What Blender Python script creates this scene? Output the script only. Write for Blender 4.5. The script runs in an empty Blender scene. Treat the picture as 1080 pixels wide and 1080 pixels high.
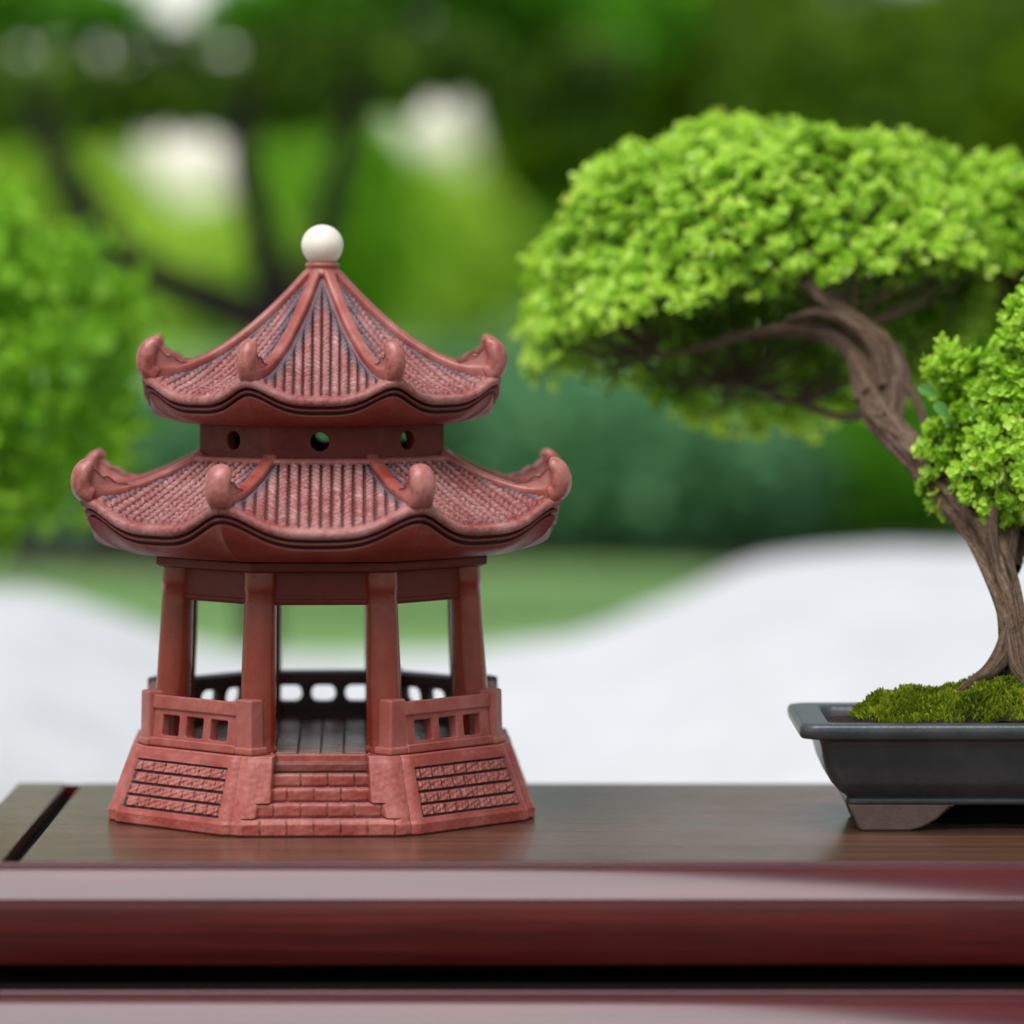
import bpy, math, random
import numpy as np
from mathutils import Vector, Matrix

# ------------------------------------------------------------------ scene, camera, light
# 1 unit = 10 cm.  z = 0 is the table top, the pagoda stands on the origin.
scene = bpy.context.scene
col = scene.collection
PI = math.pi
R = math.radians
rng = np.random.default_rng(7)
random.seed(7)

F = 4700.0                       # focal length in photo pixels (1080 px frame)
HOR = 265.0                      # horizon row
CAMX, CAMY, CAMZ = 0.5, -11.75, 1.473
cam_d = bpy.data.cameras.new("camera")
cam = bpy.data.objects.new("camera", cam_d)
col.objects.link(cam)
cam.location = (CAMX, CAMY, CAMZ)
cam.rotation_euler = (R(90), 0, 0)
cam_d.sensor_width = 36.0
cam_d.lens = 36.0 * F / 1080.0
cam_d.shift_y = -(540.0 - HOR) / 1080.0
cam_d.clip_start = 0.1
cam_d.clip_end = 2000.0
cam_d.dof.use_dof = True
cam_d.dof.focus_distance = 11.36
cam_d.dof.aperture_fstop = (cam_d.lens * 1e-3) / 0.24
scene.camera = cam

w = bpy.data.worlds.new("World")
scene.world = w
w.use_nodes = True
nt = w.node_tree
bg = nt.nodes["Background"]
sky = nt.nodes.new("ShaderNodeTexSky")
sky.sky_type = 'NISHITA'
sky.sun_disc = False
sky.sun_elevation = R(64)
sky.sun_rotation = R(-150)
sky.air_density = 2.0
sky.dust_density = 2.0
sky.altitude = 3000
hs = nt.nodes.new("ShaderNodeHueSaturation")      # overcast: a paler sky
hs.inputs["Saturation"].default_value = 0.4
nt.links.new(sky.outputs[0], hs.inputs["Color"])
nt.links.new(hs.outputs[0], bg.inputs["Color"])
bg.inputs["Strength"].default_value = 0.055

sun_d = bpy.data.lights.new("sun", 'SUN')
sun_d.energy = 1.5
sun_d.angle = R(42)
sun_d.color = (1.0, 0.985, 0.99)
sun = bpy.data.objects.new("sun", sun_d)
col.objects.link(sun)
az = R(-150)
el = R(64)
to_sun = Vector((math.sin(az) * math.cos(el), math.cos(az) * math.cos(el), math.sin(el)))
sun.rotation_euler = to_sun.to_track_quat('Z', 'Y').to_euler()
sun.location = to_sun * 30

vs = scene.view_settings
vs.view_transform = 'Standard'
vs.look = 'None'
vs.gamma = 1
vs.use_curve_mapping = False
vs.exposure = 1.3
scene.render.engine = 'CYCLES'
scene.cycles.use_denoising = True
scene.cycles.max_bounces = 8
scene.cycles.transmission_bounces = 4
scene.unit_settings.scale_length = 0.1


def at(px, py, dist):
    """photo pixel at a distance -> point"""
    return np.array((CAMX + (px - 540) * dist / F, CAMY + dist, CAMZ - (py - HOR) * dist / F))


# ------------------------------------------------------------------ mesh helpers
def build(name, verts, faces, mat=None, parent=None, smooth=True, attrs=None, loc=None):
    """faces: list of (m,k) int arrays, or a list of tuples"""
    me = bpy.data.meshes.new(name)
    verts = np.asarray(verts, dtype=np.float32).reshape(-1, 3)
    if len(faces) and not isinstance(faces[0], np.ndarray):
        me.from_pydata([tuple(map(float, v)) for v in verts], [], [tuple(map(int, f)) for f in faces])
    else:
        me.vertices.add(len(verts))
        me.vertices.foreach_set("co", verts.ravel())
        nl = sum(f.size for f in faces)
        npoly = sum(len(f) for f in faces)
        me.loops.add(nl)
        me.polygons.add(npoly)
        me.loops.foreach_set("vertex_index", np.concatenate([f.ravel() for f in faces]).astype(np.int32))
        tot = np.concatenate([np.full(len(f), f.shape[1], np.int32) for f in faces])
        st = np.concatenate(([0], np.cumsum(tot)[:-1])).astype(np.int32)
        me.polygons.foreach_set("loop_start", st)
        me.update(calc_edges=True)
    me.validate()
    me.polygons.foreach_set("use_smooth", [smooth] * len(me.polygons))
    for k, a in (attrs or {}).items():
        a = np.asarray(a, dtype=np.float32)
        if a.ndim == 2:
            at_ = me.attributes.new(k, 'FLOAT_VECTOR', 'POINT')
            at_.data.foreach_set("vector", a.ravel())
        else:
            at_ = me.attributes.new(k, 'FLOAT', 'POINT')
            at_.data.foreach_set("value", a.ravel())
    if mat:
        me.materials.append(mat)
    o = bpy.data.objects.new(name, me)
    col.objects.link(o)
    if parent:
        o.parent = parent
    if loc is not None:
        o.location = loc
    return o


def grid_faces(nr, nc, wrap=False, off=0, flip=False):
    r = np.arange(nr - 1)[:, None]
    c = np.arange(nc if wrap else nc - 1)[None, :]
    c2 = (c + 1) % nc
    a = r * nc + c
    b = r * nc + c2
    d = (r + 1) * nc + c
    e = (r + 1) * nc + c2
    q = np.stack([a, b, e, d], -1).reshape(-1, 4) + off
    return q[:, ::-1] if flip else q


class MB:
    """collects shapes into one mesh"""
    def __init__(self):
        self.v = []
        self.f = []
        self.n = 0
        self.a = {}

    def add(self, verts, faces, **attrs):
        verts = np.asarray(verts, float).reshape(-1, 3)
        for f in faces:
            self.f.append(tuple(int(i) + self.n for i in f))
        for k in set(list(self.a) + list(attrs)):
            if k not in self.a:
                self.a[k] = [np.zeros(self.n)] if self.n else []
            self.a[k].append(np.broadcast_to(np.asarray(attrs.get(k, 0.0), float), (len(verts),)))
        self.v.append(verts)
        self.n += len(verts)

    def box(self, c, s, rot=0.0, taper=1.0):
        x, y, z = (q / 2 for q in s)
        p = np.array([(-x, -y, -z), (x, -y, -z), (x, y, -z), (-x, y, -z),
                      (-x * taper, -y * taper, z), (x * taper, -y * taper, z), (x * taper, y * taper, z), (-x * taper, y * taper, z)])
        ca, sa = math.cos(rot), math.sin(rot)
        p = np.stack([p[:, 0] * ca - p[:, 1] * sa, p[:, 0] * sa + p[:, 1] * ca, p[:, 2]], 1) + np.array(c)
        self.add(p, [(3, 2, 1, 0), (4, 5, 6, 7), (0, 1, 5, 4), (1, 2, 6, 5), (2, 3, 7, 6), (3, 0, 4, 7)])

    def build(self, name, mat, parent=None, smooth=False, bevel=0.0, seg=2):
        o = build(name, np.concatenate(self.v), self.f, mat, parent, smooth,
                  {k: np.concatenate(x) for k, x in self.a.items()})
        if bevel:
            add_bevel(o, bevel, seg)
        return o


def add_bevel(o, wd, seg=2):
    m = o.modifiers.new("bevel", 'BEVEL')
    m.width = wd
    m.segments = seg
    m.limit_method = 'ANGLE'
    m.angle_limit = R(35)
    m.harden_normals = False
    o.data.polygons.foreach_set("use_smooth", [True] * len(o.data.polygons))
    m2 = o.modifiers.new("edges", 'WEIGHTED_NORMAL')
    m2.keep_sharp = False


def plate(name, outer, holes, thick, bevel, mat, parent, M):
    """flat plate with holes: outline in (x,y), thickness along z, then moved by the matrix M"""
    cu = bpy.data.curves.new("tmp", 'CURVE')
    cu.dimensions = '2D'
    cu.fill_mode = 'BOTH'
    cu.extrude = thick / 2 - bevel
    cu.bevel_depth = bevel
    cu.bevel_resolution = 2
    cu.offset = -bevel
    for loop in [outer] + holes:
        sp = cu.splines.new('POLY')
        sp.points.add(len(loop) - 1)
        for p, q in zip(sp.points, loop):
            p.co = (q[0], q[1], 0, 1)
        sp.use_cyclic_u = True
    t = bpy.data.objects.new("tmp", cu)
    col.objects.link(t)
    dg = bpy.context.evaluated_depsgraph_get()
    me = bpy.data.meshes.new_from_object(t.evaluated_get(dg))
    bpy.data.objects.remove(t)
    bpy.data.curves.remove(cu)
    me.name = name
    me.transform(M)
    me.materials.clear()
    me.materials.append(mat)
    o = bpy.data.objects.new(name, me)
    col.objects.link(o)
    o.parent = parent
    return o


def rrect(cx, cy, wx, wy, r, n=5):
    pts = []
    for qx, qy, a0 in ((1, 1, 0), (-1, 1, 90), (-1, -1, 180), (1, -1, 270)):
        for i in range(n + 1):
            a = R(a0 + 90 * i / n)
            pts.append((cx + qx * (wx / 2 - r) + r * math.cos(a), cy + qy * (wy / 2 - r) + r * math.sin(a)))
    return pts


def catmull(pts, n):
    P = np.asarray(pts, float)
    P = np.vstack([2 * P[0] - P[1], P, 2 * P[-1] - P[-2]])
    out = []
    m = len(P) - 3
    for u in np.linspace(0, m, n):
        i = min(int(u), m - 1)
        t = u - i
        a, b, c, d = P[i], P[i + 1], P[i + 2], P[i + 3]
        out.append(0.5 * ((2 * b) + (-a + c) * t + (2 * a - 5 * b + 4 * c - d) * t * t + (-a + 3 * b - 3 * c + d) * t ** 3))
    return np.array(out)


def tube_arrays(pts, radii, n, seg, flute=0.0, nf=5, twist=3.0, knots=0.0, seed=0):
    """a tapering round or fluted limb; returns verts, faces (quads), bark coordinate"""
    pr = catmull(np.column_stack([np.asarray(pts, float), np.asarray(radii, float)]), n)
    P, rad = pr[:, :3], np.maximum(pr[:, 3], 1e-4)
    T = np.gradient(P, axis=0)
    T /= np.linalg.norm(T, axis=1)[:, None]
    u = np.cross(T[0], (0.3, 1, 0.2))
    u /= np.linalg.norm(u)
    L = np.concatenate(([0], np.cumsum(np.linalg.norm(np.diff(P, axis=0), axis=1))))
    rg = np.random.default_rng(seed)
    ph = rg.uniform(0, 6.28, 6)
    V, B = [], []
    phi = np.linspace(0, 2 * PI, seg, endpoint=False)
    for i in range(n):
        u = u - T[i] * np.dot(u, T[i])
        u /= np.linalg.norm(u)
        v = np.cross(T[i], u)
        rr = rad[i] * (1 + flute * np.sin(nf * phi + twist * L[i] + ph[0]) + 0.5 * flute * np.sin((nf * 2 + 1) * phi - twist * 1.3 * L[i] + ph[1])
                       + knots * np.sin(9 * L[i] + ph[2]) * np.sin(2 * phi + ph[3]))
        V.append(P[i] + np.outer(np.cos(phi) * rr, u) + np.outer(np.sin(phi) * rr, v))
        B.append(np.column_stack([np.cos(phi + twist * .2 * L[i]), np.sin(phi + twist * .2 * L[i]), np.full(seg, L[i])]))
    V = np.vstack(V)
    B = np.vstack(B)
    faces = [grid_faces(n, seg, wrap=True)]
    return V, faces, B


def tubes(name, specs, mat, parent=None):
    Vs, Fs, Bs, off = [], [], [], 0
    for s in specs:
        V, f, B = tube_arrays(**s)
        Fs += [x + off for x in f]
        Vs.append(V)
        Bs.append(B)
        off += len(V)
    return build(name, np.vstack(Vs), [np.vstack(Fs)], mat, parent, True, {"bark": np.vstack(Bs)})


def sm(a, b, x):
    t = np.clip((x - a) / (b - a), 0, 1)
    return t * t * (3 - 2 * t)


def vnoise(x, y, seed=0):
    """cheap smooth noise in about -1..1"""
    rg = np.random.default_rng(seed)
    out = 0
    for k in range(5):
        a = rg.uniform(0, 2 * PI)
        f = rg.uniform(.6, 1.9)
        out = out + np.sin((x * math.cos(a) + y * math.sin(a)) * f * 2 * PI + rg.uniform(0, 6.28))
    return out / 3.2


def empty(name, loc, label, cat, group=None, rz=0.0):
    o = bpy.data.objects.new(name, None)
    col.objects.link(o)
    o.location = loc
    o.rotation_euler = (0, 0, rz)
    o.empty_display_size = 0.1
    return tag(o, label, cat, group)


def tag(o, label, cat, group=None):
    o["label"] = label
    o["category"] = cat
    if group:
        o["group"] = group
    return o


def structure(o, kind="structure", label=None, cat=None):
    o["kind"] = kind
    if label:
        o["label"] = label
    if cat:
        o["category"] = cat
    return o


# ------------------------------------------------------------------ materials
def new_mat(name):
    m = bpy.data.materials.new(name)
    m.use_nodes = True
    t = m.node_tree
    return m, t, t.nodes["Principled BSDF"], t.nodes, t.links


def N(nodes, typ, **kw):
    n = nodes.new(typ)
    for k, v in kw.items():
        if k in n.inputs:
            n.inputs[k].default_value = v
        else:
            setattr(n, k, v)
    return n


def mixc(t, fac, a, b):
    n = t.nodes.new("ShaderNodeMix")
    n.data_type = 'RGBA'
    for sock, val in ((n.inputs[0], fac), (n.inputs[6], a), (n.inputs[7], b)):
        if isinstance(val, bpy.types.NodeSocket):
            t.links.new(val, sock)
        elif isinstance(val, (int, float)):
            sock.default_value = val
        else:
            sock.default_value = (*val, 1) if len(val) == 3 else val
    return n.outputs[2]


def math_n(t, op, a, b=None, c=None):
    n = t.nodes.new("ShaderNodeMath")
    n.operation = op
    n.use_clamp = False
    for i, x in enumerate((a, b, c)):
        if x is None:
            continue
        if isinstance(x, bpy.types.NodeSocket):
            t.links.new(x, n.inputs[i])
        else:
            n.inputs[i].default_value = x
    return n.outputs[0]


def noise(t, vec, scale, detail=4, rough=.6):
    n = t.nodes.new("ShaderNodeTexNoise")
    n.inputs["Scale"].default_value = scale
    n.inputs["Detail"].default_value = detail
    n.inputs["Roughness"].default_value = rough
    if vec is not None:
        t.links.new(vec, n.inputs["Vector"])
    return n.outputs[0]


def ramp(t, fac, stops):
    n = t.nodes.new("ShaderNodeValToRGB")
    t.links.new(fac, n.inputs[0])
    el_ = n.color_ramp.elements
    while len(el_) < len(stops):
        el_.new(0.5)
    for e, (p, c) in zip(el_, stops):
        e.position = p
        e.color = (*c, 1) if not isinstance(c, (int, float)) else (c, c, c, 1)
    return n.outputs[0]


def objvec(t):
    return t.nodes.new("ShaderNodeTexCoord").outputs["Object"]


def bump(t, p, h, strength, dist):
    b = t.nodes.new("ShaderNodeBump")
    b.inputs["Strength"].default_value = strength
    b.inputs["Distance"].default_value = dist
    t.links.new(h, b.inputs["Height"])
    t.links.new(b.outputs[0], p.inputs["Normal"])


def attr(t, name):
    a = t.nodes.new("ShaderNodeAttribute")
    a.attribute_name = name
    return a


def clay(name, base, dust, dark, rough=.5, dust_amt=.35, bump_s=.25, spec=.4, grain=70):
    """painted cast clay: rubbed pale on raised relief, dark stain wiped into cut lines, shade painted into eave and stair recesses"""
    m, t, p, nd, lk = new_mat(name)
    v = objvec(t)
    n1 = noise(t, v, 9, 5, .65)
    n2 = noise(t, v, grain, 3, .6)
    n3 = noise(t, v, 28, 4, .6)
    f = ramp(t, n1, [(.40, 0.0), (.64, 1.0)])
    n0 = noise(t, v, 3.2, 5, .7)
    c = mixc(t, math_n(t, 'MULTIPLY', f, dust_amt), base, dust)
    c = mixc(t, math_n(t, 'MULTIPLY', ramp(t, n0, [(.48, 0.0), (.66, 1.0)]), .5), c, tuple(x * y for x, y in zip(base, (.62, .42, .42))))
    sp = ramp(t, n3, [(.52, 0.0), (.70, 1.0)])
    c = mixc(t, math_n(t, 'MULTIPLY', sp, .35), c, tuple(x * .55 for x in base))
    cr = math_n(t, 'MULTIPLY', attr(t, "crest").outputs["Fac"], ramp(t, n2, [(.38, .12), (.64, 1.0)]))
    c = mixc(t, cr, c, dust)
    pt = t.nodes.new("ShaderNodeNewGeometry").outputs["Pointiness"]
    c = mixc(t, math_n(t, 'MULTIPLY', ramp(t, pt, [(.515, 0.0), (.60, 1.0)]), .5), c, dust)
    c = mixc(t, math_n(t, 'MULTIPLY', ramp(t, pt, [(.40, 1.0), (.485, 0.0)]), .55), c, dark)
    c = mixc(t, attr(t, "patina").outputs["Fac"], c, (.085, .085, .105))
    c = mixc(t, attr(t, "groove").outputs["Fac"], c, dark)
    lk.new(c, p.inputs["Base Color"])
    rr = math_n(t, 'MULTIPLY_ADD', n3, .3, rough - .15)
    lk.new(rr, p.inputs["Roughness"])
    p.inputs["Specular IOR Level"].default_value = spec
    h = math_n(t, 'ADD', math_n(t, 'MULTIPLY', n2, .6), math_n(t, 'MULTIPLY', n3, .7))
    bump(t, p, h, bump_s, .01)
    return m


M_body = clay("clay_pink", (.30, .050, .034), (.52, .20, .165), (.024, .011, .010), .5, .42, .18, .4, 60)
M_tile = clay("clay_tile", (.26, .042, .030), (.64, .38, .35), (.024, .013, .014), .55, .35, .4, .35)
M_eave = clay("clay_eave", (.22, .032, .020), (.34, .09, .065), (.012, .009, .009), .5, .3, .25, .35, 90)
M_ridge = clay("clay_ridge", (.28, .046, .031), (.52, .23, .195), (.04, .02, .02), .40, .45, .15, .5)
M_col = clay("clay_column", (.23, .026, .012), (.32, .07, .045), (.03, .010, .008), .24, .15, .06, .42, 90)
M_beam_shaded = clay("clay_beam_shaded", (.12, .019, .013), (.20, .045, .033), (.025, .010, .008), .5, .25, .22, .18, 90)  # darkened colour: shade under the roofs and on the back columns
M_rail_shaded = clay("clay_shaded", (.045, .022, .020), (.10, .05, .045), (.02, .012, .012), .45, .3, .3, .4)  # darker copy of the clay, painted shade for the back railings
M_floor = clay("clay_floor", (.12, .048, .036), (.32, .15, .115), (.02, .012, .012), .30, .5, .3, .5, 50)


def ivory_mat():
    m, t, p, nd, lk = new_mat("ivory")
    v = objvec(t)
    c = mixc(t, ramp(t, noise(t, v, 30, 4), [(.4, 0.0), (.7, 1.0)]), (.86, .78, .66), (.78, .68, .54))
    lk.new(c, p.inputs["Base Color"])
    p.inputs["Roughness"].default_value = .38
    p.inputs["Subsurface Weight"].default_value = .25
    p.inputs["Subsurface Radius"].default_value = (.04, .03, .02)
    return m


M_ivory = ivory_mat()


def wood_mat(name, dark, mid, red, rough, coat=.6, gscale=1.0, ior=1.65):
    m, t, p, nd, lk = new_mat(name)
    v = objvec(t)
    mp = t.nodes.new("ShaderNodeMapping")
    mp.inputs["Scale"].default_value = (.55 * gscale, 26 * gscale, 26 * gscale)
    lk.new(v, mp.inputs["Vector"])
    n1 = noise(t, mp.outputs[0], 1.6, 6, .65)
    mp2 = t.nodes.new("ShaderNodeMapping")
    mp2.inputs["Scale"].default_value = (2.5 * gscale, 110 * gscale, 110 * gscale)
    lk.new(v, mp2.inputs["Vector"])
    n2 = noise(t, mp2.outputs[0], 1.5, 3, .6)
    c = mixc(t, ramp(t, n1, [(.36, 0.0), (.66, 1.0)]), dark, mid)
    c = mixc(t, math_n(t, 'MULTIPLY', ramp(t, n1, [(.55, 0.0), (.8, 1.0)]), .6), c, red)
    c = mixc(t, math_n(t, 'MULTIPLY', ramp(t, n2, [(.56, 0.0), (.72, 1.0)]), .55), c, tuple(x * .4 for x in dark))
    lk.new(c, p.inputs["Base Color"])
    rr = math_n(t, 'MULTIPLY_ADD', n1, .22, rough - .11)
    rr = math_n(t, 'ADD', rr, math_n(t, 'MULTIPLY', ramp(t, noise(t, v, 2.2, 6, .7), [(.45, 0.0), (.75, 1.0)]), .16))
    lk.new(rr, p.inputs["Roughness"])
    p.inputs["Coat Weight"].default_value = coat
    p.inputs["Coat Roughness"].default_value = rough * .6
    p.inputs["Coat IOR"].default_value = ior
    bump(t, p, math_n(t, 'ADD', math_n(t, 'MULTIPLY', n2, .6), math_n(t, 'MULTIPLY', n1, .5)), .2, .01)
    return m


M_top = wood_mat("rosewood_top", (.050, .022, .012), (.15, .070, .040), (.17, .065, .04), .30, .35, 1.0, 1.45)
M_top.node_tree.nodes["Principled BSDF"].inputs["Specular IOR Level"].default_value = .3
M_face = wood_mat("rosewood_face", (.055, .005, .004), (.125, .009, .006), (.15, .018, .012), .36, .2, .8, 1.45)
M_recess_shade = wood_mat("recess_shade", (.004, .003, .003), (.007, .005, .004), (.008, .005, .004), .9, 0.0)  # near-black colour standing in for the shade in recesses
M_recess_shade.node_tree.nodes["Principled BSDF"].inputs["Specular IOR Level"].default_value = .05
M_mould = wood_mat("rosewood_red", (.045, .004, .005), (.080, .007, .008), (.10, .012, .012), .15, 1.0, .8, 1.42)
M_mould.node_tree.nodes["Principled BSDF"].inputs["Specular IOR Level"].default_value = 0.0


def leaf_mat(name, c0, c1, c2, trans=.35, rough=.45, spec=.15):
    """c0 dark, c1 usual, c2 young leaf, picked by the per-leaf tint"""
    m, t, p, nd, lk = new_mat(name)
    a = attr(t, "tint").outputs["Fac"]
    c = ramp(t, a, [(0.0, c0), (.47, c1), (.94, c2), (.985, (.42, .30, .05))])
    lk.new(c, p.inputs["Base Color"])
    p.inputs["Roughness"].default_value = rough
    p.inputs["Specular IOR Level"].default_value = spec
    tr = t.nodes.new("ShaderNodeBsdfTranslucent")
    hsv = t.nodes.new("ShaderNodeHueSaturation")
    hsv.inputs["Hue"].default_value = .49
    hsv.inputs["Value"].default_value = 1.3
    lk.new(c, hsv.inputs["Color"])
    lk.new(hsv.outputs[0], tr.inputs["Color"])
    mx = t.nodes.new("ShaderNodeMixShader")
    mx.inputs[0].default_value = trans
    lk.new(p.outputs[0], mx.inputs[1])
    lk.new(tr.outputs[0], mx.inputs[2])
    lk.new(mx.outputs[0], nd["Material Output"].inputs[0])
    return m


M_leaf = leaf_mat("bonsai_leaf", (.05, .15, .006), (.29, .54, .024), (.60, .82, .12), .42, .28, .45)
M_moss_leaf = leaf_mat("moss_blade", (.04, .07, .004), (.15, .22, .008), (.33, .40, .02), .3, .8)
M_leaf_far = leaf_mat("shrub_leaf", (.10, .26, .012), (.20, .46, .022), (.36, .64, .05), .42)
M_leaf_dark = leaf_mat("evergreen_leaf", (.02, .06, .001), (.06, .14, .002), (.17, .29, .004), .38)
M_leaf_pine = leaf_mat("pine_leaf", (.020, .050, .005), (.05, .11, .008), (.13, .24, .015), .35)
M_leaf_teal = leaf_mat("hedge_leaf", (.05, .15, .060), (.10, .27, .11), (.16, .36, .16), .3)
M_leaf_fresh = leaf_mat("fresh_leaf", (.04, .16, .006), (.08, .28, .010), (.14, .38, .015), .3)
M_leaf_gold = leaf_mat("sunny_leaf", (.22, .38, .02), (.46, .70, .06), (.72, .86, .20), .5)


def bark_mat(name, a, b, c, sc=1.0):
    m, t, p, nd, lk = new_mat(name)
    v = attr(t, "bark").outputs["Vector"]
    mp = t.nodes.new("ShaderNodeMapping")
    mp.inputs["Scale"].default_value = (1, 1, 4.0 * sc)
    lk.new(v, mp.inputs["Vector"])
    n1 = noise(t, mp.outputs[0], 2.6, 6, .7)
    n2 = noise(t, objvec(t), 60 * sc, 4, .7)
    cc = ramp(t, n1, [(.33, a), (.5, b), (.68, c)])
    cc = mixc(t, math_n(t, 'MULTIPLY', ramp(t, n2, [(.45, 0.0), (.7, 1.0)]), .5), cc, a)
    lk.new(cc, p.inputs["Base Color"])
    p.inputs["Roughness"].default_value = .85
    p.inputs["Specular IOR Level"].default_value = .2
    bump(t, p, math_n(t, 'ADD', n1, math_n(t, 'MULTIPLY', n2, .3)), 1.0, .06 / sc)
    return m


M_bark = bark_mat("bonsai_bark", (.050, .031, .020), (.25, .155, .098), (.45, .32, .22))
M_bark_dark = bark_mat("dark_bark", (.008, .005, .004), (.020, .012, .009), (.04, .025, .02), .3)


def plain_mat(name, ca, cb, scale, rough, bs=.3, bd=.02, spec=.3):
    m, t, p, nd, lk = new_mat(name)
    v = objvec(t)
    n1 = noise(t, v, scale, 5, .65)
    n2 = noise(t, v, scale * 9, 3, .6)
    c = mixc(t, ramp(t, n1, [(.3, 0.0), (.7, 1.0)]), ca, cb)
    lk.new(c, p.inputs["Base Color"])
    p.inputs["Roughness"].default_value = rough
    p.inputs["Specular IOR Level"].default_value = spec
    bump(t, p, math_n(t, 'ADD', n1, n2), bs, bd)
    return m


M_gravel = plain_mat("white_gravel", (.47, .47, .465), (.57, .57, .56), 1.3, .9, .5, .05)
M_earth = plain_mat("dark_earth", (.05, .038, .03), (.11, .085, .07), 3, .9, .6, .05)
M_lawn = plain_mat("lawn_grass", (.17, .32, .09), (.26, .45, .13), 3, .9, .6, .08)
M_pot = plain_mat("pot_glaze", (.026, .030, .034), (.060, .065, .068), 7, .33, .12, .01, .5)
M_foot = plain_mat("pot_foot_clay", (.10, .062, .050), (.15, .095, .075), 20, .5, .2, .01)
M_soil = plain_mat("soil", (.03, .018, .011), (.10, .06, .038), 40, .95, 1.0, .03)


# ------------------------------------------------------------------ leaf clouds
LEAF_T = np.array([(0, 0, 0), (-.30, .42, .05), (0, .42, -.03), (.30, .42, .05), (-.32, .74, .02), (0, .76, -.05), (.32, .74, .02), (0, 1.0, -.02)])
LEAF_Q = np.array([(1, 4, 5, 2), (2, 5, 6, 3)])
LEAF_3 = np.array([(0, 1, 2), (0, 2, 3), (4, 7, 5), (5, 7, 6)])


def leaves_mesh(name, pos, axis, nrm, size, tint, mat, parent, loc=None, wide=1.0):
    axis = axis / np.linalg.norm(axis, axis=1)[:, None]
    side = np.cross(axis, nrm)
    side /= (np.linalg.norm(side, axis=1)[:, None] + 1e-9)
    up = np.cross(side, axis)
    n = len(pos)
    V = (pos[:, None, :] + size[:, None, None] * (LEAF_T[None, :, 0:1] * wide * side[:, None, :] + LEAF_T[None, :, 1:2] * axis[:, None, :]
                                                  + LEAF_T[None, :, 2:3] * up[:, None, :])).reshape(-1, 3)
    off = (np.arange(n) * 8)[:, None, None]
    q = (LEAF_Q[None] + off).reshape(-1, 4)
    t = (LEAF_3[None] + off).reshape(-1, 3)
    return build(name, V, [q, t], mat, parent, True, {"tint": np.repeat(tint, 8)}, loc)


def unit(v):
    return v / (np.linalg.norm(v, axis=-1, keepdims=True) + 1e-9)


def rosettes(P, Nn, per, size, tint, rg, spread=.65):
    """every point becomes a little whorl of leaves opening along its normal"""
    n = len(P)
    a = unit(np.cross(Nn, rg.normal(size=(n, 3))))
    b = np.cross(Nn, a)
    pos, ax, nr, sz, ti = [], [], [], [], []
    for k in range(per):
        ph = 2 * PI * k / per + rg.uniform(-.5, .5, n)
        d = np.cos(ph)[:, None] * a + np.sin(ph)[:, None] * b
        lift = (rg.uniform(.15, 1.0, n) * (1.2 if k % 2 else .6))[:, None]
        A = unit(d * spread + Nn * lift + rg.normal(size=(n, 3)) * .15)
        pos.append(P + A * (size * .08) + rg.normal(size=(n, 3)) * size * .12)
        ax.append(A)
        nr.append(unit(Nn * .9 - d * .35 + rg.normal(size=(n, 3)) * .25))
        sz.append(size * rg.uniform(.7, 1.25, n))
        tk = np.clip(tint + rg.normal(size=n) * .12, 0, .94)
        tk[rg.uniform(size=n) < .006] = 1.0
        ti.append(tk)
    return np.vstack(pos), np.vstack(ax), np.vstack(nr), np.concatenate(sz), np.concatenate(ti)


def fib(n, rg):
    i = np.arange(n) + .5
    z = 1 - 2 * i / n
    ph = i * 2.399963 + rg.uniform(0, 6)
    r = np.sqrt(1 - z * z)
    return np.column_stack([r * np.cos(ph), r * np.sin(ph), z])


def lump(D, seed, k=14, amp=.16, sharp=9):
    """clumpy radius factor over directions D"""
    rg = np.random.default_rng(seed)
    C = unit(rg.normal(size=(k, 3)))
    h = np.max(np.exp(sharp * (D @ C.T - 1)), axis=1)
    return 1 - amp + amp * 1.6 * h


def blob(name, c, r, n, leaf, mat, parent, seed, amp=.22, inner=.55, keep=None, loc=None, k=16):
    """loose crown: leaves through the outer part of a lumpy ellipsoid (background foliage)"""
    rg = np.random.default_rng(seed)
    D = unit(rg.normal(size=(n, 3)))
    rad = lump(D, seed, k, amp, 8) * rg.uniform(inner, 1.02, n) ** .6
    P = np.asarray(c) + D * rad[:, None] * np.asarray(r)
    Nn = unit(D + rg.normal(size=(n, 3)) * .5)
    ok = np.ones(n, bool) if keep is None else keep(P)
    P, Nn = P[ok], Nn[ok]
    m = len(P)
    ax = unit(np.cross(Nn, rg.normal(size=(m, 3))) + Nn * .3)
    return leaves_mesh(name, P, ax, Nn, leaf * rg.uniform(.6, 1.4, m), rg.uniform(0, .95, m), mat, parent, loc)


# ================================================================== SETTING
# ground, one sheet to the horizon: a low terrace at the table, higher lawn beyond
def terrain(x, y):
    z = -4 + 3.35 * sm(2.0, 9.0, y)
    return z + .05 * vnoise(x * .12, y * .12, 3) * sm(8, 14, y)


ys = np.concatenate([np.linspace(-400, -30, 16), np.linspace(-28, 0, 16), np.linspace(.5, 40, 80), np.linspace(44, 120, 30), np.linspace(140, 1200, 20)])
xs = np.concatenate([np.linspace(-1000, -60, 14), np.linspace(-50, 50, 70), np.linspace(60, 1000, 14)])
X, Y = np.meshgrid(xs, ys)
ground = build("lawn", np.stack([X, Y, terrain(X, Y)], -1), [grid_faces(len(ys), len(xs))], M_lawn)
structure(ground, "structure", "green lawn rising behind the white gravel", "lawn")

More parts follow.
